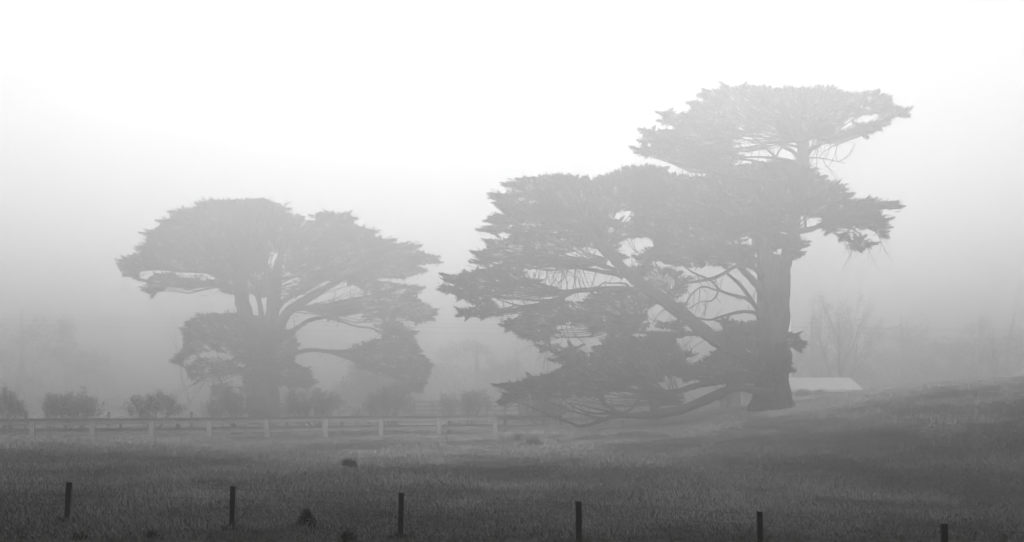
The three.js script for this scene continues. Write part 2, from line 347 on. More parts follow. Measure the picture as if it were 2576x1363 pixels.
{
  setSeed(11);
  const d = 75, base = onGround(1946, d);
  const root = cypressTree('cypress_tree', 'huge tall cypress at right with a low limb touching the grass', d, base);
  buildCypress(root, d, {
    limbs: [
      ['trunk', 'P', 44, 0.085, '1946,1056,80 1945,1034,64 1943,995,50 1944,931,43 1943,836,39 1946,740,37.5 1948,690,39 1948,665,33 1950,640,14'],
      ['trunk', 'P', 22, 0.07, '1960,705,26 1970,665,19 1981,633,15 1993,595,14 1998,552,13.5 2012,483,14 2022,418,13 2021,390,14 2018,360,16 2007,320,10 1996,272,5'],
      ['trunk', 'P', 22, 0.07, '1934,705,25,-0.4 1928,660,22,-0.3 1922,625,19,-0.3 1912,577,15 1928,523,12 1945,469,8 1960,420,3'],
      ['limb', 'P', 22, 0.07, '1950,945,24,-0.4 1900,916,20,-0.5 1851,889,18.5,-0.6 1787,846,17,-0.6 1738,806,16,-0.6 1684,767,15.5,-0.7 1618,718,15,-0.8 1570,679,13,-0.8 1547,654,12.5,-0.8 1510,621,10,-0.8 1481,579,9,-0.8 1459,535,6,-0.6 1426,491,3,-0.5'],
      ['limb', 'E', 16, 0.05, '2230,600,16,-1.0 2120,560,11,-1.4 2000,540,8.5,-1.8 1900,550,9.5,-2.1 1790,598,12,-2.3 1650,660,11.5,-2.5 1500,715,11,-2.6 1350,742,12.5,-2.7 1250,755,10,-2.7 1100,758,7,-2.8 1000,757,6.5,-2.8 900,790,5.5,-2.9 780,830,4.6,-3 710,842,4.2,-3 640,815,3.6,-3 500,765,3,-3 350,700,2.6,-2.8 250,660,2,-2.6 180,650,1,-2.5'],
      ['limb', 'E', 9, 0, '1980,470,11,-0.6 1850,480,9.5,-0.8 1720,502,8,-1.2 1600,530,8,-1.4 1480,565,8,-1.6 1300,572,7,-1.8 1150,560,5.5,-2 1020,555,4,-2 900,540,2,-2'],
      ['limb', 'E', 9, 0, '1310,750,9,-2.7 1285,690,6,-2.4 1270,610,4.6,-2 1268,560,4,-1.8'],
      ['limb', 'E', 8, 0, '1290,715,4,-2.5 1350,675,3.6,-2.2 1420,638,3.6,-2 1480,580,4,-1.6 1600,530,4,-1.4'],
      ['limb', 'E', 8, 0, '1080,750,5,-2.8 1000,725,5,-2.9 940,690,4.6,-3 885,640,4,-3 850,590,2,-3'],
      ['limb', 'E', 7, 0, '1020,745,4,-2.8 930,738,3.4,-3.2 800,738,3,-3.4 700,705,2.4,-3.4 610,650,1.6,-3.3 560,600,1,-3.3'],
      ['limb', 'E', 7, 0, '960,776,4,-2.9 870,778,3.4,-2.6 760,752,3,-2.4 620,712,2.6,-2.2 500,660,1.8,-2 430,640,1,-2'],
      ['limb', 'E', 7, 0, '1040,742,4,-2.8 1120,705,3.4,-2.4 1170,640,3.6,-2.2 1215,595,4,-2'],
      ['limb', 'E', 7, 0, '1000,740,3,-2.9 900,715,3,-3.6 780,688,2.4,-3.8 640,655,1.4,-3.8'],
      ['limb', 'E', 9, 0, '2200,120,7,-0.2 2050,108,6.2,-0.4 1870,103,6,-0.5 1600,106,6.2,-0.2 1400,108,6,0.2 1200,96,5,0.4 1050,80,3.4,0.5 950,60,1.6,0.5'],
      ['limb', 'C', 9, 0, '2120,285,7.5,-0.8 1900,268,7,-1.2 1700,272,6.6,-1.5 1560,285,6.4,-1.7 1450,293,6,-1.9 1340,345,4.6,-2 1150,400,4,-2.1 1000,440,3.2,-2.2 850,440,2.2,-2.2 640,375,1.2,-2.2'],
      ['limb', 'C', 7, 0, '1400,320,4.4,-2 1250,378,3.6,-1.6 1050,390,3,-1.3 850,372,2.2,-1 620,340,1,-0.8'],
      ['limb', 'C', 7, 0, '1480,285,4,-1.9 1330,290,3.4,-2.3 1200,268,3,-2.6 1090,225,2.4,-2.8 950,180,1.4,-3 860,170,0.8,-3'],
      ['limb', 'C', 7, 0, '1420,300,4.4,-1.9 1250,330,3.6,-1.4 1080,322,2.6,-1 900,290,1.6,-0.6 760,270,0.8,-0.5'],
      ['limb', 'C', 7, 0, '1300,365,3.6,-2 1080,450,3,-2.4 900,455,2.6,-2.7 760,495,2,-2.9 580,505,1.2,-3 400,510,0.6,-3'],
      ['limb', 'C', 8, 0, '1930,150,7,-0.8 1860,118,5.8,-1 1750,100,5.6,-0.8 1600,72,5,-0.4 1400,42,4,0 1150,42,3,0.4 950,70,1.6,0.5'],
      ['limb', 'B', 8, 0, '2060,1250,6,-0.8 1990,1228,5.4,-1.4 1900,1210,5,-1.8 1780,1160,4.4,-2.2 1640,1140,3.4,-2.4 1450,1140,2,-2.5'],
      ['limb', 'C', 6, 0, '1990,240,3,-0.9 1940,213,2.2,-1.4 1800,214,2,-1.8 1740,208,1.8,-2 1690,245,1.6,-2 1590,290,1.2,-1.9'],
      ['limb', 'B', 7, 0, '1720,850,5,-0.8 1560,850,3.4,-1.2 1400,805,2.8,-1.4 1230,765,2.2,-1.6 1120,800,1.6,-1.7 950,850,0.8,-1.8'],
      ['limb', 'F', 10, 0, '540,600,11,-0.2 500,520,9,-0.4 440,455,8.4,-0.6 392,400,8,-0.7 372,330,7,-0.7 350,250,5,-0.6 340,160,2,-0.5'],
      ['limb', 'F', 9, 0, '530,470,8,-0.6 490,420,6,-0.9 430,398,5.4,-1.2 360,405,5,-1.6 290,448,4.8,-2 240,470,4.4,-2.3 150,490,3.8,-2.7 60,506,3,-3 -20,545,2,-3'],
      ['limb', 'F', 8, 0, '520,700,7,-0.4 492,655,5.4,-0.8 450,585,5,-1.3 380,500,4.6,-1.7 312,442,4,-2'],
      ['limb', 'F', 8, 0, '515,690,7,-0.2 488,650,5,0.2 440,602,4.6,0.6 330,570,4,1 270,545,3.6,1.2 220,490,3.2,1.4 110,440,2.6,1.6 50,400,1.6,1.6'],
      ['limb', 'F', 7, 0, '300,560,3,1 230,540,2.6,0.6 170,525,2.4,0.3 110,560,2,0 70,620,1.6,-0.3 40,660,1,-0.5'],
      ['limb', 'F', 6, 0, '260,555,2.4,1.1 245,590,2.2,0.9 215,612,2,0.7 160,615,1.4,0.6 90,650,0.8,0.5'],
      ['limb', 'F', 8, 0, '520,715,7,-0.6 490,688,5,-1 430,675,4.2,-1.4 330,692,3.8,-1.8 255,712,3.2,-2 220,724,2.8,-2.2 150,718,2.4,-2.3 80,690,1.4,-2.4'],
      ['limb', 'D', 9, 0, '1430,700,9 1490,672,8,-0.2 1600,648,7,-0.5 1690,606,5.6,-0.8 1740,580,4.8,-0.9 1850,606,3.6,-1.1 1980,640,2.6,-1.2 2090,720,1.4,-1.3'],
      ['limb', 'D', 7, 0, '1540,662,4.6,-0.4 1552,600,3.8,-0.2 1540,540,2.8,0 1600,470,1.6,0.3'],
      ['limb', 'D', 7, 0, '1710,595,4.6,-0.8 1730,540,4,-0.5 1850,500,3,-0.4 2050,450,2,-0.2 2280,440,1,0'],
      ['limb', 'A', 8, 0, '1590,720,7 1650,620,6,-0.3 1700,590,5.4,-0.6 1738,566,5,-0.8 1720,535,4.6,-0.9 1850,512,3.6,-1.2 2000,478,2.6,-1.5 2200,420,1.2,-1.8'],
      ['limb', 'A', 6, 0, '1650,615,3.4,-0.3 1668,560,2.6,-0.1 1690,480,1.8,0.2 1800,400,1,0.4'],
      ['limb', 'A', 6, 0, '1610,690,3 1700,690,2,-0.4 1780,700,1.6,-0.6 1880,722,1.2,-0.8 1965,740,0.7,-0.9'],
      ['limb', 'A', 7, 0, '1560,560,5 1500,535,4,-0.5 1400,488,3,-0.9 1250,440,2,-1.3 1100,400,1,-1.5'],
      ['limb', 'A', 7, 0, '1560,740,6 1500,640,5,0.6 1420,600,4.4,1 1300,540,3,1.6 1160,480,1.6,2'],
      ['limb', 'A', 7, 0, '1560,600,4.4 1500,586,3.4,-0.4 1430,582,3.2,-0.7 1380,615,3,-0.9 1335,690,2.8,-1.1 1290,740,2.4,-1.2'],
      ['limb', 'A', 7, 0, '1580,780,6 1450,715,4.4,-1 1300,690,3.6,-1.6 1180,684,3,-2 1020,680,1.8,-2.3 900,640,0.9,-2.5'],
      ['limb', 'A', 7, 0, '1440,720,4 1330,680,3.4,-1.6 1250,600,2.8,-1.4 1170,530,2,-1.3 1080,490,1,-1.2'],
      ['limb', 'A', 7, 0, '1540,860,6,0.4 1300,770,5,0.8 1150,720,3.6,1 1000,700,2,1.2'],
      ['limb', 'A', 8, 0, '1540,900,7,-0.6 1250,900,6,-1.4 1000,870,5,-2 820,822,4.2,-2.4 700,790,3.6,-2.6 520,748,3,-2.8 420,735,2.2,-2.9 240,686,1,-3'],
    ],
    layers: [
      ['A', { half: 4, root: '1580,520', branches: 60, density: 40, holes: 0.02 }, '720,110 870,85 885,60 1000,68 1050,60 1080,72 1220,68 1330,95 1500,95 1620,100 1700,90 1830,80 1910,130 2080,120 2230,115 2330,155 2350,225 2500,270 2490,315 2380,345 2290,375 2230,305 2100,315 1950,350 1860,430 1800,480 1640,520 1560,530 1400,470 1250,460 1080,480 1000,560 960,640 850,640 700,690 560,640 330,610 290,560 370,480 500,450 560,420 590,300 660,240 800,210 680,140'],
      ['A', { half: 1.2, root: '1000,260' }, '580,213 650,203 760,205 830,260 660,242'],
      ['A', { half: 1.6, root: '1000,400' }, '320,300 400,292 470,310 580,295 660,420 520,440 430,410 330,370 390,340'],
      ['A', { half: 1.8, root: '1000,560' }, '170,455 250,450 300,460 450,445 540,560 320,600 260,575 150,545 220,520 190,490'],
      ['A', { half: 1.6, root: '1000,820', branches: 30, density: 34, holes: 0.05 }, '105,620 180,598 260,600 400,620 560,650 700,690 640,715 450,705 300,690 200,680 130,650'],
      ['A', { half: 1.4, root: '1720,535', branches: 22 }, '1960,470 2050,395 2230,385 2300,400 2250,440 2130,490 2040,488'],
      ['A', { half: 1.6, root: '1500,760', dz: 1, density: 40 }, '600,640 850,630 980,640 1010,700 960,740 1050,760 900,830 820,850 720,790 600,740'],
      ['B', { half: 3.6, root: '1900,900', branches: 40, holes: 0.03 }, '990,235 1080,212 1200,212 1320,192 1440,188 1590,208 1650,240 1750,232 1860,245 1900,215 1990,185 2060,160 2160,120 2300,105 2430,90 2510,105 2580,120 2600,560 2300,590 2100,580 1960,660 1940,900 1700,960 1450,780 1300,700 900,680 700,500 690,460 650,400 720,382 860,380 960,345 810,290 940,262 1040,255'],
      ['B', { half: 2, root: '1600,760', branches: 14 }, '885,560 780,610 650,660 720,680 620,700 700,730 545,795 620,825 700,845 800,800 900,720 1150,735 1300,720 1500,640 1300,540'],
      ['B', { half: 1, root: '1400,800', density: 26, holes: 0.12, branches: 10, dz: -1.5 }, '860,800 950,750 1150,760 1250,770 1150,810 1020,830 930,850'],
      ['B', { half: 2.6, root: '1900,1150', branches: 36, dz: -1, density: 38, holes: 0.08 }, '590,930 680,915 800,915 900,870 1100,840 1140,880 1260,840 1300,880 1450,840 1700,920 1850,990 1700,1000 1600,1010 1500,1060 1400,1100 1550,1140 1300,1190 1100,1210 870,1235 740,1230 660,1190 620,1170 580,1200 450,1160 540,1140 465,1050 560,1035 640,965'],
      ['C', { half: 2.2, root: '1250,300', branches: 36, dz: -2, holes: 0.05 }, '100,140 180,145 290,145 330,110 480,80 600,70 780,75 880,80 930,150 1060,190 1000,240 900,260 780,330 620,330 560,410 450,435 370,400 330,370 260,370 180,310 75,285 110,255 280,240 190,215 135,185'],
      ['C', { half: 1.2, root: '900,480', branches: 10, dz: -2.5 }, '260,500 340,480 450,470 540,430 600,450 560,510 640,540 500,570 400,545 330,560 265,540'],
      ['C', { half: 2.4, root: '2150,560', branches: 36, dz: -0.6, holes: 0.12 }, '720,655 780,600 900,570 960,530 940,495 1050,470 1200,410 1330,385 1450,420 1560,420 1650,340 1750,300 1950,310 2080,330 2250,430 2180,480 2120,600 2200,640 2400,610 2500,590 2560,640 2520,700 2300,665 2050,680 1800,660 1620,680 1560,620 1400,630 1280,640 1250,720 1150,790 1040,810 900,770 830,700 760,695'],
      ['C', { half: 0.9, root: '2000,680', dz: 0.3 }, '1800,700 1990,690 2000,730 1940,790 1880,840 1790,800'],
      ['C', { half: 0.6, root: '1350,720', density: 22, dz: -0.6, size: 0.85 }, '1090,870 1160,820 1230,860 1220,900 1120,910'],
      ['C', { half: 0.6, root: '1350,780', density: 22, dz: -0.6, size: 0.85 }, '1330,890 1400,865 1480,885 1490,930 1380,920'],
      ['C', { half: 0.5, root: '1700,680', dz: 0, size: 0.9 }, '1605,690 1680,675 1690,700 1640,722'],
      ['E', { half: 2.6, root: '1500,640', branches: 46, dz: -2, holes: 0.05 }, '50,520 140,505 280,490 320,460 480,440 560,400 600,380 600,335 500,320 580,300 530,260 640,250 780,270 900,260 850,235 950,210 920,180 1000,190 1100,160 1250,150 1400,125 1500,130 1460,170 1500,260 1600,280 1520,340 1580,380 1500,440 1440,450 1300,500 1250,520 1080,540 880,615 700,612 560,622 300,636 100,655 130,600 180,570'],
      ['E', { half: 2, root: '2240,420', branches: 14, dz: -1.2 }, '1500,440 1580,380 1700,330 1800,250 1900,200 2100,190 2300,215 2350,300 2370,400 2250,470 2080,500 1900,510 1780,480 1700,485 1560,478'],
      ['E', { half: 1.2, root: '2150,250', dz: -0.8 }, '1820,15 1880,0 1930,20 2040,40 2120,35 2200,120 2150,220 1960,190 1850,135 1800,130 1880,70'],
      ['E', { half: 0.8, root: '2300,170', size: 0.9 }, '2350,118 2430,125 2430,150 2490,185 2440,235 2350,210'],
      ['D', { half: 3.6, root: '1450,650', branches: 40, holes: 0.03 }, '-20,95 120,75 240,95 340,150 560,160 720,150 850,130 1000,80 1200,40 1500,40 1560,120 1700,165 1600,205 1740,215 1840,230 1900,280 1830,310 1960,335 1920,390 1940,400 1800,460 1720,545 1600,550 1400,545 1300,600 1280,660 1150,760 1100,800 1060,720 920,720 820,640 560,620 300,560 -20,570'],
      ['D', { half: 2, root: '1700,600', branches: 26 }, '1940,400 2050,380 2130,372 2250,395 2380,410 2430,445 2330,460 2200,470 2250,540 2310,570 2240,600 2320,630 2200,650 2050,640 1900,610 1760,580 1750,500 1850,450'],
      ['D', { half: 0.5, root: '2000,640', density: 24, size: 0.8 }, '2180,650 2300,680 2290,725 2240,700'],
      ['D', { half: 0.4, root: '1740,600', density: 30, size: 0.8 }, '1710,630 1800,640 1820,660 1770,668'],
      ['D', { half: 0.4, root: '1860,640', density: 30, size: 0.8 }, '1870,700 1920,700 1925,720 1890,740'],
      ['D', { half: 0.5, root: '2020,660', density: 26, size: 0.85 }, '1970,760 2030,735 2090,740 2190,790 2140,800 2060,835 1980,815'],
      ['D', { half: 0.7, root: '1430,770', size: 0.8 }, '1450,735 1560,775 1470,795'],
      ['D', { half: 0.7, root: '1430,820', size: 0.8 }, '1440,800 1540,820 1450,845'],
      ['D', { half: 0.7, root: '1420,890', size: 0.8 }, '1430,860 1505,885 1450,918'],
      ['D', { half: 0.6, root: '1520,90', size: 0.8 }, '1530,70 1615,95 1545,108'],
      ['D', { half: 1.2, root: '1440,780', branches: 6, holes: 0.08 }, '1080,700 1280,680 1400,705 1400,790 1260,850 1100,850'],
      ['D', { half: 2.2, root: '1050,900', branches: 24, holes: 0.12 }, '-40,560 300,550 560,610 820,630 930,720 1000,790 1060,860 1090,960 960,975 880,960 800,1000 700,985 560,1000 400,1000 220,960 150,950 -20,920 100,860 180,780 170,740 -40,720'],
      ['C', { half: 0.8, root: '2100,200', density: 26, holes: 0.08, dz: 0.6 }, '2000,90 2060,65 2160,30 2200,60 2180,110 2090,130 2000,110'],
      ['C', { half: 1.4, root: '2450,330', density: 22, holes: 0.16, branches: 16, dz: 0.8 }, '2080,190 2150,120 2300,60 2500,110 2620,180 2560,300 2450,420 2560,440 2480,470 2350,330 2300,200 2200,260'],
      ['B', { half: 0.8, root: '1800,950', density: 30, branches: 4, holes: 0.05 }, '1950,860 2090,850 2190,880 2100,920 1990,970 1940,940'],
      ['B', { half: 0.9, root: '1880,980' }, '1930,985 2040,1000 2060,1040 2130,1105 2060,1112 1980,1070'],
      ['B', { half: 1.4, root: '2600,900', density: 26, holes: 0.12, branches: 14 }, '2000,690 2120,690 2250,740 2400,700 2600,760 2620,900 2540,1140 2420,1160 2320,1130 2420,1040 2540,960 2480,880 2280,870 2120,800 2020,740'],
    ],
    twigs: [
      ['A', '1660,690,0.6,1,1.2 1720,692,0.8,1,1.3 1780,700,0.7,1,1.3 1840,712,0.7,1,1.1 1700,690,0.5,0.9,1.4 1900,725,0.9,0.7,0.7 1760,700,0.2,-0.7,0.8 1700,700,0.4,-0.7,0.7'],
      ['A', '600,880,-0.2,1,0.6 680,860,0.2,1,0.7 760,840,0.4,1,0.6 500,890,0,1,0.4'],
      ['C', '1000,200,0.3,1,1.1 1060,215,0.3,1,1.2 1120,240,0.2,1,1.2 1180,262,0.3,1,1.1 1240,275,0.2,1,1.2 1300,285,0.2,1,1.1 1360,290,0.1,1,1.1 1420,285,0.1,1,1 1500,280,-0.2,1,1 1560,280,-0.4,1,0.9 980,180,-0.3,1,1 1600,280,0.3,1,0.8 1130,45,0.2,-1,1 1250,45,0.1,-1,0.8 1390,45,-0.2,-1,1 1450,50,-0.1,-1,1.4 1520,60,0.2,-1,1 1000,330,0.4,1,0.9 900,380,0.3,-1,0.7 800,400,0.2,-1,0.7 700,400,-0.2,-1,0.7 1000,440,0.2,-1,0.5 860,500,0.1,-1,0.4 1600,300,-0.3,-1,1.4 1580,320,0.1,-1,1'],
      ['C', '1290,640,0.5,-1,1.5 1350,640,0,-1,2,3 1370,740,0.3,-1,1.6,3 1350,740,-0.9,-0.3,1.5,3 1400,650,0.6,-0.8,1 1180,760,0.1,-1,1.2 1220,900,0.1,-1,0.5 2200,620,0.1,1,0.9 2240,640,0.3,1,0.9 2180,600,-0.3,1,0.8 2250,740,-0.6,-0.4,0.8 2500,690,0.2,1,0.6'],
      ['D', '2000,650,0.1,-1,1.2 1890,625,0.2,-1,0.9 2060,670,0.6,-1,1.3 2190,650,0.6,-0.6,1.2'],
      ['F', '100,580,-0.4,0.8,1 60,620,-0.3,-0.7,0.8 150,540,0.1,-1,1 200,610,-0.3,-1,0.9 120,640,-0.5,-0.3,1 40,640,-0.8,0.3,1 180,700,-0.2,0.9,0.7 100,690,-0.6,0.6,0.7 130,450,0.2,-1,0.8 250,450,0.1,-1,0.5'],
      ['E', '1500,280,0.5,1,0.8 1540,300,0.6,0.6,0.8 1520,350,0.9,0.2,0.8 950,610,0.3,-1,0.5 1000,620,0.9,-0.2,0.9 700,650,0.3,-1,0.5 640,645,-0.3,-1,0.5 250,650,0.3,1,0.4 200,640,-0.5,-0.5,0.5 1180,640,-0.8,0.2,0.7 400,640,0,-1,0.5'],
      ['B', '2350,1090,-1,0.5,1.2 2300,1060,-0.8,0.9,1 1600,1140,0.2,1,0.9 1700,1150,0.3,1,0.9 1800,1180,0.2,1,0.8 1750,1160,-0.2,1,0.9'],
    ],
  }, M.cypress);
}
// ---------------------------------------------------------------- the left cypress
{
  setSeed(23);
  const d = 90, base = onGround(663, d);
  const root = cypressTree('cypress_tree', 'broad flat-topped cypress at left with several upright stems behind the rail fence', d, base);
  buildCypress(root, d, {
    limbs: [
      ['trunk', 'P', 40, 0.085, '664,1078,46 663,1050,39 660,960,38 656,890,40 650,835,38 652,812,30 655,795,14'],
      ['trunk', 'L', 20, 0.06, '880,800,24 840,740,21 815,660,19 795,570,17 790,480,17 800,400,14 825,280,8 850,180,3'],
      ['trunk', 'L', 10, 0, '920,780,9,-0.3 912,710,7.4,-0.4 895,600,6.5,-0.4 870,520,6,-0.4 845,470,6,-0.4 820,390,4,-0.3 800,300,2'],
      ['trunk', 'L', 20, 0.06, '925,820,24 955,730,19 975,620,15.5 990,500,14 1000,400,11 1025,300,7 1040,200,4 1045,120,2'],
      ['limb', 'L', 10, 0, '960,820,15,-0.4 1005,735,13,-0.6 1060,655,12,-0.9 1150,592,11,-1.2 1300,505,8,-1.5 1450,430,5,-1.8 1620,370,2.5,-2'],
      ['limb', 'L', 9, 0, '985,650,8,0.4 1045,585,7,0.8 1150,530,6.5,1.2 1280,470,4,1.6 1400,400,2,2'],
      ['limb', 'L', 8, 0, '1110,635,6,-1 1200,627,5,-1.4 1300,610,4.4,-1.6 1400,588,3.6,-1.8 1520,565,2,-2'],
      ['limb', 'L', 9, 0, '980,840,9,-0.6 1045,790,6.4,-1 1110,745,5.8,-1.4 1180,703,5.4,-1.8 1300,680,4.5,-2.2 1420,662,3.5,-2.5 1560,640,2,-2.7 1700,650,1,-2.8'],
      ['limb', 'L', 7, 0, '1270,687,3.4,-2.2 1360,712,2.8,-2.4 1450,740,2.5,-2.6 1530,750,2.4,-2.8 1590,785,2.2,-2.9 1640,830,1.6,-3'],
      ['limb', 'L', 9, 0, '990,950,10,-0.6 1060,908,7,-1 1120,882,6,-1.3 1200,870,5.6,-1.6 1300,880,5,-1.9 1420,877,4.2,-2.2 1520,870,2.6,-2.4'],
      ['limb', 'L', 7, 0, '1290,883,4,-1.9 1350,902,4,-1.8 1420,926,4,-1.7 1500,950,3,-1.6 1600,960,1.6,-1.6'],
      ['limb', 'L', 8, 0, '850,955,6,-0.5 790,985,4.4,-0.9 740,1000,3.8,-1.1 680,1010,2.8,-1.3 600,1022,1.6,-1.5 530,1070,0.8,-1.6'],
      ['limb', 'L', 8, 0, '800,560,9,-0.3 740,520,7,-0.6 690,498,6,-0.9 640,485,5,-1.1 560,497,3.8,-1.4 430,506,2.8,-1.8 330,520,1.4,-2'],
      ['limb', 'L', 8, 0, '780,470,7 680,450,5.6,0.4 600,432,4.4,0.8 450,428,3.2,1.2 330,418,2.4,1.5 200,430,1,1.7'],
      ['limb', 'L', 7, 0, '1000,470,5,0.4 1080,462,4,0.8 1180,432,3.2,1.2 1300,420,2,1.6'],
      ['limb', 'L', 7, 0, '1010,340,4 1080,440,3,0.5 1150,400,2,0.8'],
    ],
    layers: [
      ['L', { half: 5, root: '900,560', branches: 60, density: 42, size: 1, holes: 0.03 }, '450,98 520,80 650,62 700,50 880,50 950,66 1025,100 1090,142 1200,158 1255,118 1390,150 1500,218 1590,268 1620,284 1750,296 1840,346 1910,380 1780,395 1820,430 1700,470 1500,470 1400,490 1250,480 1130,460 1050,420 1035,330 965,315 930,380 960,430 850,455 700,490 600,430 450,420 330,415 250,400 248,300 290,225 370,160 425,125'],
      ['L', { half: 1.1, root: '900,420', density: 34, size: 1 }, '402,100 472,84 592,88 602,134 462,116'],
      ['L', { half: 1.1, root: '900,420', density: 34, size: 1 }, '338,152 408,136 528,140 538,186 398,168'],
      ['L', { half: 1.1, root: '900,420', density: 34, size: 1 }, '252,222 322,206 442,210 452,256 312,238'],
      ['L', { half: 1.1, root: '900,420', density: 34, size: 1 }, '215,300 285,284 405,288 415,334 275,316'],
      ['L', { half: 1.1, root: '900,420', density: 34, size: 1 }, '560,52 630,36 750,40 760,86 620,68'],
      ['L', { half: 1.1, root: '900,420', density: 34, size: 1 }, '1128,134 1058,118 938,122 928,168 1068,150'],
      ['L', { half: 1.1, root: '900,420', density: 34, size: 1 }, '1052,86 982,70 862,74 852,120 992,102'],
      ['L', { half: 1.1, root: '900,420', density: 34, size: 1 }, '980,54 910,38 790,42 780,88 920,70'],
      ['L', { half: 1.1, root: '900,420', density: 34, size: 1 }, '1200,122 1270,106 1390,110 1400,156 1260,138'],
      ['L', { half: 1.1, root: '900,420', density: 34, size: 1 }, '1430,136 1360,120 1240,124 1230,170 1370,152'],
      ['L', { half: 1.1, root: '900,420', density: 34, size: 1 }, '1545,208 1475,192 1355,196 1345,242 1485,224'],
      ['L', { half: 1.1, root: '900,420', density: 34, size: 1 }, '1640,262 1570,246 1450,250 1440,296 1580,278'],
      ['L', { half: 1.1, root: '900,420', density: 34, size: 1 }, '1790,290 1720,274 1600,278 1590,324 1730,306'],
      ['L', { half: 1.1, root: '900,420', density: 34, size: 1 }, '1880,352 1810,336 1690,340 1680,386 1820,368'],
      ['L', { half: 2, root: '500,430', size: 1.1, density: 32 }, '115,380 160,350 240,318 300,330 350,410 270,420 240,420 220,470 150,450 130,410'],
      ['L', { half: 1.6, root: '700,490', branches: 16, density: 28, holes: 0.08, size: 1.1, dz: -1.5 }, '260,540 270,490 320,450 400,440 500,470 620,480 480,515 400,510 340,545 300,560'],
      ['L', { half: 2.4, root: '1100,640', branches: 26, density: 30, holes: 0.1, size: 1.05, dz: -2 }, '1430,490 1550,480 1700,510 1800,525 1740,570 1800,600 1880,650 1860,700 1780,720 1690,690 1500,700 1450,650 1300,690 1220,655 1300,610 1400,590 1480,570'],
      ['L', { half: 2.2, root: '1400,890', branches: 14, density: 32, size: 1.05, dz: -2, holes: 0.06 }, '1440,860 1520,820 1600,800 1600,760 1650,740 1740,790 1770,850 1850,960 1830,1030 1790,1100 1700,1115 1610,1090 1660,1040 1600,1000 1470,970 1420,920 1370,900'],
      ['L', { half: 2.4, root: '900,900', branches: 14, density: 34, size: 1.05, dz: -1.2, holes: 0.07 }, '470,760 500,720 560,685 640,672 760,672 800,720 1000,740 1080,790 1100,850 1060,930 1000,960 850,960 790,930 740,880 705,850 680,880 620,870 540,900 450,945 410,935 480,870 490,800'],
      ['L', { half: 1.4, root: '800,980', branches: 14, density: 26, holes: 0.16, size: 1.05, dz: -1.2 }, '500,980 560,920 650,920 750,930 790,980 700,1010 640,1010 540,1050 510,1020'],
      ['L', { half: 0.6, root: '690,1020', density: 30, dz: -1.3 }, '640,1090 680,1060 720,1090 720,1112 650,1115'],
      ['L', { half: 1.6, root: '920,950', branches: 10, density: 32, size: 1.05, dz: -1.5 }, '800,1090 830,1060 810,1010 900,960 1000,950 1080,940 1160,985 1200,1050 1160,1080 1080,1075 1010,1060 960,1080 880,1060 840,1110'],
      ['L', { half: 1, root: '1000,560', density: 26, holes: 0.06, dz: 0.5 }, '1060,545 1140,475 1230,465 1200,500 1140,530 1090,560'],
      ['L', { half: 0.8, root: '860,520', density: 26, holes: 0.06 }, '870,480 940,440 1000,450 960,520 900,520'],
      ['L', { half: 0.8, root: '790,540', density: 28 }, '680,520 740,515 760,560 700,540'],
      ['L', { half: 0.9, root: '1500,860', density: 24, holes: 0.1, dz: -2.8 }, '1560,740 1640,700 1700,740 1760,780 1680,790 1610,800'],
    ],
    twigs: [['L', '640,1010,0,-1,1.6 600,1020,-0.6,-0.8,1.6 560,1040,-0.5,-0.5,1.4 690,1010,0.2,-1,1.4 1590,790,-0.2,1,1.3 1640,800,0.2,1,1.4 1690,700,0.3,-1,1.4 1560,760,0.8,0.1,1 1130,1070,0.6,-0.6,1 1060,1060,0.7,-0.6,0.9 430,506,0.3,1,0.9 560,490,0.2,1,1 700,460,-0.2,-0.6,0.8 300,430,-0.3,-1,0.8 1400,480,0.3,-1,0.8 1320,540,0.2,-1,0.7']],
  }, M.cypressFar);
}
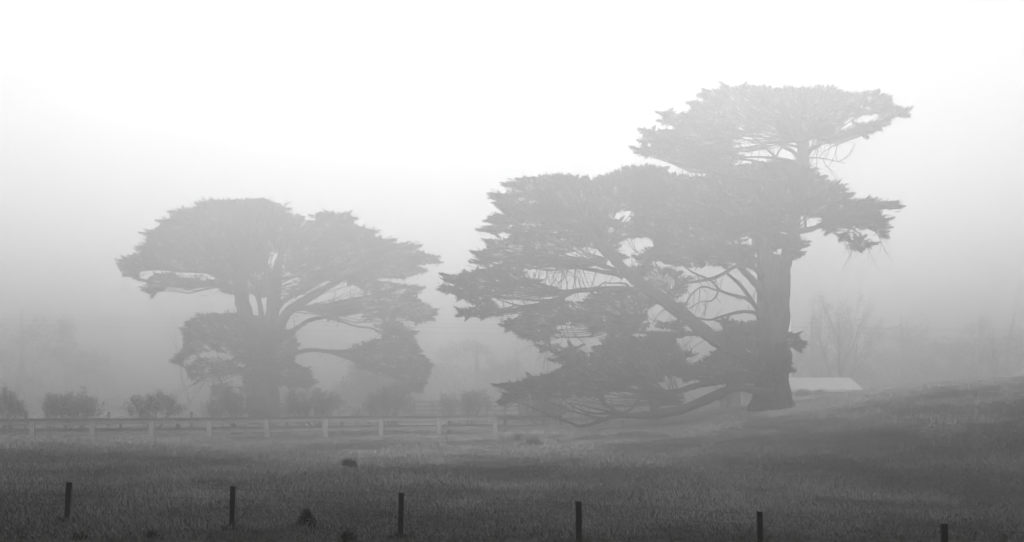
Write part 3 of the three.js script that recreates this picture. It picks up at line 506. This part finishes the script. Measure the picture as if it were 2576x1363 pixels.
// ---------------------------------------------------------------- shrubs along the fences
const leafy = (T, ends, n, spreadBy, leaf) => {
  for (const p of ends) for (let i = 0; i < n; i++) {
    const b = p.clone().add(V(rr(-1, 1), rr(-0.9, 1), rr(-1, 1)).multiplyScalar(spreadBy)), dir = V(rr(-1, 1), rr(-0.3, 1.2), rr(-1, 1)).normalize(), w = dir.clone().cross(V(rr(-1, 1), rr(-1, 1), rr(-1, 1))).normalize().multiplyScalar(leaf * 0.28);
    const tip = b.clone().addScaledVector(dir, leaf), mid = b.clone().addScaledVector(dir, leaf * 0.45);
    T.tri(b, mid.clone().add(w), tip); T.tri(b, tip, mid.clone().sub(w));
  }
};
function shrub(label, px, width, topY, d, o = {}) {
  const base = onGround(px, d, -0.05), root = thing('shrub', label, 'shrub', base, o.group);
  const h = at(px, topY - 4, d).y - base.y, w = width * 1.12 / FOCAL * d, wood = new Triangles(), leaves = new Triangles(), n = o.stems ?? 7;
  const crown = (p) => { const x = (p.x - base.x) / (w * 0.5), y = (p.y - base.y - h * 0.52) / (h * 0.5), z = (p.z - base.z) / (w * 0.5); return x * x + y * y + z * z < 1 + 1.5 * noise(p.x * 1.2, p.y * 1.0, p.z * 1.2) && p.y > base.y + h * 0.2; };
  for (let i = 0; i < n; i++) {
    const a = (i + rr(-0.3, 0.3)) / n * Math.PI * 2, lean = rr(0.2, 1) * (w / h) * 0.6, dir = V(Math.cos(a) * lean, 0.8, Math.sin(a) * lean * 0.8), p = base.clone().add(V(Math.cos(a) * 0.14, 0, Math.sin(a) * 0.14));
    const stem = new Triangles(), ends = [];
    bare(stem, p, dir, h * rr(0.42, 0.55), rr(0.035, 0.06), 3, 0.65, 0.35, ends);
    part('stem', stem.geometry(), M.twig, root);
    leafy(leaves, ends.filter(crown), o.leaves ?? 16, 0.17, o.leaf ?? 0.1);
  }
  for (let i = 0; i < (o.fill ?? 330); i++) {                    // leafy shoots standing up through the crown
    const a = rr(0, 6.283), e = Math.acos(rr(-0.3, 1)), k = Math.cbrt(rr(0.1, 1));
    const p = base.clone().add(V(Math.cos(a) * Math.sin(e) * w * 0.5 * k, h * 0.5 + Math.cos(e) * h * 0.42 * k, Math.sin(a) * Math.sin(e) * w * 0.45 * k));
    if ((w > 1 && !crown(p)) || noise(p.x * 1.5, p.y * 1.5, p.z * 1.5) < (w > 1 ? -0.05 : -0.6)) continue;
    const dir = V(Math.cos(a) * 0.5 * k, 1, Math.sin(a) * 0.5 * k).add(V(rr(-0.4, 0.4), 0, rr(-0.4, 0.4))).normalize(), l = rr(0.15, 0.4);
    for (let j = 0; j < 6; j++) leafy(leaves, [p.clone().addScaledVector(dir, l * j / 5)], 2, 0.06, o.leaf ?? 0.1);
  }
  part('foliage', leaves.geometry(), o.pale ? M.paleLeaf : M.shrubLeaf, root);
  return root;
}
setSeed(41);
const rowOf = { group: 'shrubs in a row behind the rail fences' };
shrub('dark shrub cut by the left edge of the picture behind the rail fence', 8, 100, 985, 79, rowOf);
shrub('dense shrub with a narrow upright side shoot, second from the left edge', 192, 126, 992, 79, rowOf);
shrub('slim upright shoot close to the left side of a dense shrub', 130, 28, 995, 79.5, { stems: 3, fill: 80, ...rowOf });
shrub('round shrub below and right of the dark boulder behind the rail fence', 382, 146, 990, 79, rowOf);
shrub('wide shrub in front of the trunk of the left cypress', 595, 165, 990, 79, { fill: 560, ...rowOf });
shrub('shrub with long bare stems arching right, just right of the left cypress trunk', 785, 160, 985, 79, { stems: 9, ...rowOf });
shrub('open shrub beneath the lowest hanging foliage of the left cypress', 973, 138, 986, 79.5, rowOf);
shrub('open airy shrub between the two cypresses beside the stockyard rails', 1178, 144, 986, 80, { fill: 260, ...rowOf });
shrub('shrub half hidden behind the drooping outer twigs of the low limb', 1362, 110, 1000, 80, { fill: 300, ...rowOf });
shrub('small round shrub seen beneath the arch of the low limb, left of the shed corner', 1822, 42, 990, 90, { stems: 4, fill: 200, leaves: 5, group: 'small shrubs near the shed' });
shrub('small shrub in front of the shed wall just right of the big trunk', 2018, 24, 990, 92, { stems: 3, fill: 70, leaves: 4, group: 'small shrubs near the shed' });
shrub('tiny shrub in front of the shed wall below the middle of its roof', 2062, 14, 992, 93, { stems: 3, fill: 40, leaves: 3, group: 'small shrubs near the shed' });

// ---------------------------------------------------------------- fences
const box = (w, h, dep, x = 0, y = 0, z = 0) => new THREE.BoxGeometry(w, h, dep).translate(x, y, z);
function plank(a, b, h, t, wave = 0.008) {                       // a board from a to b, a little bowed
  const n = 6, len = a.distanceTo(b), g = new THREE.BoxGeometry(len, h, t, n, 1, 1), p = g.attributes.position, uv = g.attributes.uv, k = rr(0, 100);
  for (let i = 0; i < p.count; i++) { const x = p.getX(i); p.setY(i, p.getY(i) + wave * 2 * noise(x * 0.8 + k, 1) + 0.006 * noise(x * 5 + k, p.getY(i) * 9)); }
  for (let i = 0; i < uv.count; i++) uv.setXY(i, uv.getY(i) * 0.4 + k, uv.getX(i) * len / 2);
  g.rotateY(-Math.atan2(b.z - a.z, b.x - a.x));
  const slope = Math.atan2(b.y - a.y, Math.hypot(b.x - a.x, b.z - a.z));
  g.applyMatrix4(new THREE.Matrix4().makeRotationAxis(V(0, 0, 1), slope));
  g.translate((a.x + b.x) / 2, (a.y + b.y) / 2, (a.z + b.z) / 2);
  g.computeVertexNormals();
  return g;
}
function stake(p, h, w, t, lean = 0, below = 0.4) {              // a sawn post standing in the ground at p
  const g = new THREE.BoxGeometry(w, h + below, t, 2, 6, 2), q = g.attributes.position, k = rr(0, 100);
  for (let i = 0; i < q.count; i++) { q.setX(i, q.getX(i) * (1 + 0.06 * noise(k, q.getY(i) * 3)) ); q.setZ(i, q.getZ(i) * (1 + 0.06 * noise(k + 9, q.getY(i) * 3))); }
  g.translate(0, (h - below) / 2, 0).rotateZ(lean).translate(p.x, p.y, p.z);
  g.computeVertexNormals();
  return g;
}
function fenceGround(px, d) { return onGround(px, d); }
{
  setSeed(51);
  const xs = [-218, -68, 82, 232.4, 381, 526, 671.6, 819, 959, 1104, 1245, 1387, 1524], dist = (px) => 70.4 + 4.9 * (px - 82) / 1163;
  const root = thing('rail_fence', 'pale weathered post and rail fence running across the field in front of the shrubs', 'fence', onGround(82, 70.4));
  const topOf = (px) => at(px, 1061.5 - 12 * smooth(0, 1245, px), dist(px)), lowOf = (px) => at(px, 1087.5 - 17 * smooth(0, 1245, px), dist(px));
  xs.forEach((px, i) => {
    const g = onGround(px, dist(px)), t = topOf(px);
    part('post', stake(g, t.y - g.y - 0.01, 0.24 + rr(-0.02, 0.02), 0.13, rr(-0.035, 0.035)), M.paleWood, root);
    if (i === xs.length - 1) return;
    const n = xs[i + 1];
    for (const f of [topOf, lowOf]) {
      const a = f(px), b = f(n);
      a.y -= 0.085; b.y -= 0.085; a.z -= 0.1; b.z -= 0.1;
      part('rail', plank(a.add(V(0.02, rr(-0.03, 0.02), 0)), b.add(V(-0.02, rr(-0.03, 0.02), 0)), 0.15, 0.05), M.paleRail, root);
    }
  });
}
{
  setSeed(52);
  const root = thing('rail_fence', 'darker post and rail fence just behind the pale one', 'fence', onGround(303, 76.2));
  const xs = [-114, 25, 164, 303, 445, 583, 721, 859, 995, 1130, 1270, 1410], D = 76.2;
  const y1 = (px) => 1052.5 - 7 * smooth(0, 1245, px), y2 = (px) => 1078 - 10 * smooth(0, 1245, px);
  xs.forEach((px, i) => {
    const g = onGround(px, D), t = at(px, y1(px), D);
    part('post', stake(g.clone().add(V(0, 0, -0.1)), t.y - g.y - 0.02, 0.17, 0.15, rr(-0.015, 0.015)), M.darkWood, root);
    if (i === xs.length - 1) return;
    for (const f of [y1, y2]) { const a = at(px, f(px), D), b = at(xs[i + 1], f(xs[i + 1]), D); a.y -= 0.09; b.y -= 0.09; part('rail', plank(a.add(V(0.015, 0, 0)), b.add(V(-0.015, 0, 0)), 0.18, 0.05), M.darkWood, root); }
  });
}
{
  setSeed(53);
  const D = 84, xs = [-143, 65, 273, 481, 689, 897], root = thing('wire_fence', 'wire fence on slim dark posts behind the shrubs at left', 'fence', onGround(65, D));
  const tops = xs.map((px) => at(px, 1035, D));
  xs.forEach((px, i) => { const g = onGround(px, D); part('post', stake(g, tops[i].y - g.y, 0.16, 0.14, rr(-0.02, 0.02)), M.darkWood, root); });
  for (const dy of [0.08, 0.38, 0.68]) part('wire', tube(tops.map((t) => t.clone().add(V(0, -dy, 0.08))), tops.map(() => 0.004), 4, 0, 3), M.wire, root);
}
// the near wire fence
{
  setSeed(54);
  const px = [-246, 169, 584, 1007, 1455.5, 1911, 2375, 2840], ty = [1203, 1212, 1223, 1239, 1260, 1286, 1317, 1352], dd = [30.1, 29.9, 29.6, 29.2, 28.5, 27.8, 27, 26.2];
  const root = thing('wire_fence', 'low wire fence on dark square posts along the near edge of the grass', 'fence', onGround(169, 29.9));
  const tops = px.map((x, i) => at(x, ty[i], dd[i]));
  px.forEach((x, i) => { const g = onGround(x, dd[i]); part('post', stake(g, tops[i].y - g.y, 0.108 + rr(-0.008, 0.008), 0.1, [-0.01, -0.05, -0.02, -0.025, 0.004, 0.01, 0.006, 0][i]), M.postWood, root); });
  for (const dy of [0.05, 0.27, 0.47, 0.64]) part('wire', tube(tops.map((t) => t.clone().add(V(0, -dy, 0.057))), tops.map(() => 0.0033), 4, 0, 5), M.wire, root);
}
// stockyard rails and gate post
{
  setSeed(55);
  const D = 95, xs = [1042, 1087, 1132, 1178, 1224, 1270, 1316, 1362, 1408], root = thing('stockyard_fence', 'high pale-topped stockyard rails behind the shrubs between the two cypresses', 'fence', onGround(1042, D));
  xs.forEach((x, i) => {
    const g = onGround(x, D), t = at(x, 1007, D);
    part('post', stake(g, t.y - g.y, 0.16, 0.14), M.darkWood, root);
    if (i === xs.length - 1) return;
    [1008, 1019, 1029, 1040].forEach((y, k) => { const a = at(x, y, D), b = at(xs[i + 1], y, D); a.z += 0.1; b.z += 0.1; a.y -= 0.07; b.y -= 0.07; part('rail', plank(a, b, k ? 0.1 : 0.16, 0.04), k ? M.darkWood : M.paleWood, root); });
  });
  const g = onGround(890, 96), gate = thing('gate_post', 'thick pale-capped gate post behind the fences, right of the left cypress', 'post', g), h = at(890, 1024, 96).y - g.y;
  part('post', stake(g, h, 0.3, 0.28), M.darkWood, gate);
  part('cap', box(0.36, 0.05, 0.34, g.x, g.y + h + 0.027, g.z), M.paleWood, gate);
}
// ---------------------------------------------------------------- the shed
{
  setSeed(61);
  const D = 100, left = at(1866, 980, D), right = at(2171, 980, D), eaveY = left.y - 0.02, ridge = at(2135, 950.5, 104.2), x0 = left.x - 0.15, x1 = right.x;
  const floor = groundHeight(18, -100) - 0.6, root = thing('shed', 'low weatherboard shed with a white corrugated roof partly hidden by the big trunk', 'shed', V((x0 + x1) / 2, floor, -104));
  const zE = -D, zR = -104.2, zB = -108.4, rise = ridge.y - eaveY, slope = Math.hypot(rise, zE - zR);
  const sheets = 11, sw = (x1 - x0) / sheets;
  for (const back of [false, true]) for (let s = 0; s < sheets; s++) {
    const nx = 40, g = new THREE.PlaneGeometry(sw - 0.004, slope + 0.12, nx, 1), p = g.attributes.position;
    for (let i = 0; i < p.count; i++) p.setZ(i, 0.02 * Math.sin((p.getX(i) + sw / 2) / sw * Math.PI * 2 * 9) + (s % 2) * 0.004);
    g.rotateX(-Math.PI / 2); if (back) g.rotateY(Math.PI);
    g.rotateX(back ? -Math.atan2(rise, zE - zR) : Math.atan2(rise, zE - zR));
    g.translate(x0 + (s + 0.5) * sw, eaveY + rise / 2 + 0.03, back ? (zR + zB) / 2 : (zE + zR) / 2);
    g.computeVertexNormals();
    part('roof_sheet', g, M.roof, root);
  }
  part('ridge_cap', new THREE.CylinderGeometry(0.09, 0.09, x1 - x0, 10, 1, false, 0, Math.PI).rotateX(-Math.PI / 2 + Math.PI).rotateZ(Math.PI / 2).rotateX(Math.PI / 2).translate((x0 + x1) / 2, ridge.y + 0.05, zR), M.roof, root);
  part('gutter', box(x1 - x0, 0.13, 0.12, (x0 + x1) / 2, eaveY - 0.07, zE + 0.1), M.board, root);
  const wallL = left.x, wallR = x1 - 0.45, zW = zE - 0.5, wallTop = eaveY - 0.02;
  for (let k = 0; k * 0.16 < wallTop - floor; k++) part('board', box(wallR - wallL - 0.24, 0.15, 0.03, (wallL + wallR) / 2, wallTop - 0.1 - k * 0.16, zW).rotateX(0).applyMatrix4(new THREE.Matrix4().makeTranslation(0, 0, (k % 2) * 0.006)), M.board, root);
  part('wall', box(wallR - wallL, wallTop - floor, 7.2, (wallL + wallR) / 2, (wallTop + floor) / 2, zW - 3.64), M.darkWood, root);
  for (const x of [wallL + 0.06, wallR - 0.06]) part('corner_trim', box(0.15, wallTop - floor, 0.08, x, (wallTop + floor) / 2, zW + 0.03), M.white, root);
  for (const x of [x0 + 0.02, x1 - 0.02]) for (const back of [false, true]) { const a = V(x, eaveY - 0.02, back ? zB : zE + 0.04), b = V(x, ridge.y - 0.02, zR), g = box(0.05, 0.16, a.distanceTo(b)); g.rotateX((back ? 1 : -1) * -Math.atan2(rise, zE - zR)); g.translate(x, (a.y + b.y) / 2, (a.z + b.z) / 2); part('barge_board', g, M.white, root); }
}
// ---------------------------------------------------------------- boulder, cables, background trees
{
  const d = 128, c = at(318, 1001, d), g = new THREE.IcosahedronGeometry(1, 4), p = g.attributes.position;
  for (let i = 0; i < p.count; i++) {
    let x = p.getX(i), y = p.getY(i), z = p.getZ(i);
    const k = 1 + 0.12 * noise(x * 1.5, y * 1.5, z * 1.5) + 0.05 * noise(x * 5, y * 5, z * 5);
    x = Math.sign(x) * Math.abs(x) ** 0.75; y = y > 0 ? y ** 0.65 : y;
    p.setXYZ(i, c.x + x * k * 0.95, c.y + y * k * (0.42 - 0.13 * x) - 0.05, c.z + z * k * 0.8);
  }
  g.computeVertexNormals();
  top('boulder', g, M.stone, { label: 'dark rounded boulder on the slope above a shrub at left', category: 'boulder' });
}
const cable = (label, pts, D) => {
  const p = pts.map(([x, y]) => at(x, y, D));
  top('power_cable', tube(p, p.map(() => 0.011), 4, 0, 6), M.cable, { label, category: 'cable' });
};
cable('highest of the three thin overhead cables crossing the mist at left', [[-500, 772], [0, 789], [560, 804], [1150, 815], [1720, 821], [2300, 826], [3000, 830]], 108);
cable('middle one of the three thin overhead cables at left', [[-500, 788], [0, 803], [560, 815], [1150, 824], [1720, 829], [2150, 829], [2575, 833], [3000, 836]], 107);
cable('lowest thin overhead cable crossing the mist from left to right', [[-500, 803], [0, 817], [560, 827], [1150, 838], [1720, 846], [2150, 849], [2575, 853], [3000, 856]], 106);

function farTree(name, label, px, topY, width, d, o = {}) {
  const base = onGround(px, d, -0.2), root = thing(name, label, 'tree', base), h = at(px, topY, d).y - base.y, w = width / FOCAL * d, leaves = new Triangles();
  part('trunk', tube([base.clone(), base.clone().add(V(rr(-0.3, 0.3), h * 0.4, 0)), base.clone().add(V(rr(-0.5, 0.5), h * 0.85, 0))], [0.04 * h, 0.03 * h, 0.01 * h], 8), M.bark, root);
  const lumps = Math.round(26 + w * 3);
  for (let i = 0; i < lumps; i++) {
    const x = rr(-1, 1), top = (1 - x * x) ** 0.5 * (0.8 + 0.35 * noise(x * 2.5 + px, 2)), u = rr(0, 1) ** 0.8 * top;
    const c = base.clone().add(V(x * w * 0.5, h * u * 0.93, rr(-0.5, 0.5) * Math.min(w, 8) * 0.6)), r = rr(0.6, 1.5);
    for (let j = 0; j < 40; j++) { const q = V(rr(-1, 1), rr(-1, 1), rr(-1, 1)); if (q.lengthSq() > 1) continue; q.y *= 0.8; leafy(leaves, [c.clone().addScaledVector(q, r)], 3, 0.2, 0.36); }
  }
  part('crown', leaves.geometry(), M.cypressFar, root);
}
setSeed(71);
farTree('round_tree', 'faint dense tree in the mist under the right side of the left cypress', 925, 892, 165, 116);
farTree('round_tree', 'faint tree mass in the mist directly right of the big trunk above the shed', 2050, 762, 250, 134);
farTree('round_tree', 'faint tree in the mist at the right edge above the grassy rise', 2540, 750, 460, 136);
farTree('round_tree', 'barely visible broad tree in the mist right of the bare pale-crowned tree', 2270, 762, 380, 140);
farTree('round_tree', 'barely visible tree in the mist at the left edge above the shrubs', 50, 740, 440, 136);
farTree('round_tree', 'barely visible tree in the mist in the gap between the two cypresses', 1190, 830, 330, 138);

function bareTree(label, px, baseY, d, stems, material, o = {}) {
  const base = at(px, baseY, d), root = thing('bare_tree', label, 'tree', base), all = new Triangles(), ends = [];
  base.y = Math.min(base.y, groundHeight(base.x, base.z) + 0.1);
  root.position.copy(base);
  for (const [x, y, r] of stems) { const tip = at(x, y, d + rr(-0.6, 0.6)), T = new Triangles(), v = tip.clone().sub(base); bare(T, base, v, v.length() * 0.62, r, o.depth ?? 3, o.spread ?? 0.5, 0.1, ends); part('branch', T.geometry(), material, root); }
  if (o.leaves) { const T = new Triangles(); leafy(T, ends.filter((e) => e.y > at(px, o.leafFrom, d).y), o.leaves, 0.3, 0.16); part('crown', T.geometry(), o.leafMaterial, root); }
}
setSeed(83);
bareTree('thin tree with splayed bare stems and a pale wispy crown behind the shed roof', 2112, 985, 112, [[2060, 830, 0.13], [2095, 815, 0.14], [2135, 825, 0.13], [2165, 850, 0.1]], M.twig, { leaves: 16, leafFrom: 905, leafMaterial: M.hazyLeaf, spread: 0.5 });
bareTree('leafless dark shrubby tree on the skyline of the rise at far right', 2500, 965, 98, [[2440, 895, 0.026], [2475, 875, 0.024], [2520, 880, 0.03], [2555, 890, 0.024]], M.twig, { spread: 0.5 });
bareTree('pale leafless sapling rising above the tip of the low foliage of the big cypress', 1325, 1000, 79, [[1283, 897, 0.028], [1318, 895, 0.03], [1336, 905, 0.022], [1282, 945, 0.024]], M.paleTwig, { spread: 0.3, depth: 2 });
bareTree('faint leaning bare trunks in the mist left of the left cypress', 478, 960, 118, [[442, 835, 0.07], [466, 838, 0.04], [482, 840, 0.03]], M.twig, { spread: 0.3, depth: 2 });

// ---------------------------------------------------------------- small plants in the near grass
function coneplant(name, label, px, yTop, yBase, width, d, category, mat = M.darkLeaf) {
  const base = onGround(px, d), root = thing(name, label, category, base), T = new Triangles(), h = at(px, yTop, d).y - base.y, w = width / FOCAL * d / 2;
  part('stem', tube([base.clone().add(V(0, -0.1, 0)), base.clone().add(V(0.01, h * 0.5, 0)), base.clone().add(V(0, h * 0.95, 0))], [0.02, 0.014, 0.004], 6), M.twig, root);
  const n = Math.round(1700 * h);
  for (let i = 0; i < n; i++) { const u = rnd() ** 1.5, a = rr(0, 6.283), r = w * (1 - u) ** 1.25 * (0.75 + 0.5 * noise(a * 1.2, u * 6)) * Math.sqrt(rnd()), p = base.clone().add(V(Math.cos(a) * r, u * h * 0.94, Math.sin(a) * r)); spray(T, p, V(Math.cos(a), rr(0.2, 1), Math.sin(a)).normalize(), 0.07, 6, 0.06, 0.018); }
  part('foliage', T.geometry(), mat, root);
}
function tussock(label, px, d, width, h, n = 500, mat = M.darkLeaf, group) {
  const base = onGround(px, d), root = thing('tussock', label, 'plant', base, group), T = new Triangles(), w = width / FOCAL * d / 2;
  for (let i = 0; i < n; i++) {
    const a = rr(0, 6.283), r = w * rnd() ** 0.8 * (1 + 0.5 * noise(a * 0.9, px)), e = Math.max(0.25, 1 - (r / w) ** 1.5 * 0.75), p = base.clone().add(V(Math.cos(a) * r, -0.02, Math.sin(a) * r)), l = h * e * rr(0.6, 1.1), dir = V(Math.cos(a) * rr(0, 0.7) + rr(-0.3, 0.3), 1, Math.sin(a) * rr(0, 0.7) + rr(-0.3, 0.3)).normalize(), s = V(-Math.sin(a), 0, Math.cos(a)).multiplyScalar(0.014);
    const mid = p.clone().addScaledVector(dir, l * 0.55);
    T.tri(p.clone().add(s), p.clone().sub(s), mid.clone().add(s)); T.tri(mid.clone().add(s), p.clone().sub(s), mid.clone().sub(s)); T.tri(mid.clone().add(s), mid.clone().sub(s), p.clone().addScaledVector(dir, l).add(V(dir.x * l * 0.2, -l * 0.05, dir.z * l * 0.2)));
    if (i % 3 === 0) leafy(T, [mid], 2, 0.05, 0.07);
  }
  part('leaves', T.geometry(), mat, root);
}
setSeed(91);
coneplant('conifer_seedling', 'small dark cone-shaped conifer seedling in the grass between two near fence posts', 771, 1281, 1330, 80, 30.2, 'seedling');
tussock('dark leafy weed at the bottom edge right of the leftmost near post', 198, 27.6, 34, 0.3, 150, M.weedLeaf);
tussock('small dark weed in the grass midway between the two leftmost near posts', 383, 28.2, 24, 0.26, 90, M.weedLeaf);
tussock('dark weedy clump left of the post that stands left of the picture centre', 875, 28.3, 30, 0.36, 170, M.weedLeaf);
tussock('low dark shrubby clump in the middle of the field above the conifer seedling', 878, 49, 40, 0.5, 500, M.shrubLeaf);
tussock('thin dark weed at the far side of the field left of the low limb', 1301, 69, 14, 0.6, 120, M.shrubLeaf);
tussock('dark clump of rough growth below the outer end of the low limb', 1342, 64, 44, 0.45, 500, M.shrubLeaf);
tussock('spreading dark undergrowth directly beneath the lowest point of the low limb', 1500, 68.5, 130, 0.34, 800, M.shrubLeaf);
tussock('dark undergrowth beneath the thick part of the low limb', 1610, 69, 150, 0.34, 800, M.shrubLeaf);
tussock('dark bracken patch under the arch of the low limb near the big trunk', 1740, 72, 130, 0.3, 700, M.shrubLeaf);

// ---------------------------------------------------------------- grass
function tuft(blades, h, spread, width, lean) {
  const T = new Triangles();
  for (let i = 0; i < blades; i++) {
    const a = rr(0, 6.283), r = spread * Math.sqrt(rnd()), p = V(Math.cos(a) * r, -0.03, Math.sin(a) * r), b = rr(0, 6.283), l = h * rr(0.5, 1.15), tilt = rr(0.05, lean), dir = V(Math.cos(b) * tilt + 0.1, 1, Math.sin(b) * tilt).normalize(), s = V(-Math.sin(b), 0, Math.cos(b)).multiplyScalar(width * rr(0.6, 1.2) / 2);
    const mid = p.clone().addScaledVector(dir, l * 0.55), tip = mid.clone().add(V(dir.x * 1.8, dir.y * 0.8, dir.z * 1.8).multiplyScalar(l * 0.45));
    T.tri(p.clone().add(s), p.clone().sub(s), mid.clone().addScaledVector(s, 0.8)); T.tri(mid.clone().addScaledVector(s, 0.8), p.clone().sub(s), mid.clone().addScaledVector(s, -0.8)); T.tri(mid.clone().addScaledVector(s, 0.8), mid.clone().addScaledVector(s, -0.8), tip);
  }
  return T.geometry();
}
function sow(name, label, geometry, material, places) {
  const m = new THREE.InstancedMesh(geometry, material, places.length), q = new THREE.Object3D(), c = new THREE.Color();
  places.forEach(([x, z, s, v], i) => { q.position.set(x, groundHeight(x, z), z); q.rotation.set(0, rr(0, 6.283), 0); q.scale.set(s, s * rr(0.75, 1.2), s); q.updateMatrix(); m.setMatrixAt(i, q.matrix); m.setColorAt(i, c.setRGB(v, v, v)); });
  m.name = numbered(name); m.userData = { kind: 'stuff', label, category: 'grass' }; m.castShadow = m.receiveShadow = true;
  scene.add(m);
}
{
  setSeed(101);
  const white = () => new THREE.MeshStandardMaterial({ color: 0xffffff, roughness: 0.85, side: THREE.DoubleSide });
  const fine = [], tall = [], pale = [];
  for (let d = 22; d < 112;) {
    const step = 0.07 + 0.0017 * Math.max(0, d - 26) + (d > 80 ? 0.1 : 0), half = d * 0.385 + 1.5;
    for (let x = -half; x < half; x += step) {
      const X = x + rr(-0.5, 0.5) * step, D = d + rr(-0.5, 0.5) * step, patch = noise(X * 0.22, D * 0.22) + 0.6 * noise(X * 0.7, D * 0.6), broad = noise(X * 0.06 + 9, D * 0.05);
      const s = 1 + Math.max(0, d - 30) * 0.005, v = Math.max(0.055, 0.215 + 0.13 * patch + 0.13 * broad) * rr(0.35, 1.65);
      if (patch + 0.5 * broad > 0.1 + rr(-0.35, 0.35)) { if (rnd() < 0.5) tall.push([X, -D, s * rr(0.5, 1.25), v * 1.1]); else fine.push([X, -D, s, v]); } else fine.push([X, -D, s * rr(0.6, 1), v * 0.85]);
      if (rnd() < 0.16 + 0.7 * Math.max(0, patch + 0.4 * broad)) pale.push([X, -D, s * rr(0.6, 1.3), rr(0.28, 0.7)]);
    }
    d += step;
  }
  [[169, 29.9], [584, 29.6], [1007, 29.2], [1455.5, 28.5], [1911, 27.8], [2375, 27], [771, 30.2]].forEach(([px, d]) => { const p = onGround(px, d); for (let k = 0; k < 26; k++) tall.push([p.x + rr(-0.22, 0.22), p.z + rr(-0.12, 0.3), rr(0.7, 1.5), rr(0.06, 0.22)]); });
  sow('meadow_grass', 'short rough grass covering the field', tuft(13, 0.105, 0.085, 0.01, 1.1), white(), fine);
  sow('tall_grass', 'taller tufts of grass growing in drifts over the field', tuft(12, 0.21, 0.1, 0.012, 0.9), white(), tall);
  sow('seeding_grass', 'pale dry grass stalks scattered through the field', tuft(5, 0.14, 0.09, 0.013, 1.0), white(), pale);
  console.log('grass', fine.length, tall.length, pale.length);
}

// ---------------------------------------------------------------- picture
const renderer = new THREE.WebGLRenderer({ antialias: true });
renderer.setSize(1024, 542);
renderer.shadowMap.enabled = true;
renderer.toneMapping = THREE.LinearToneMapping;
renderer.toneMappingExposure = EXPOSURE;
renderer.render(scene, camera);
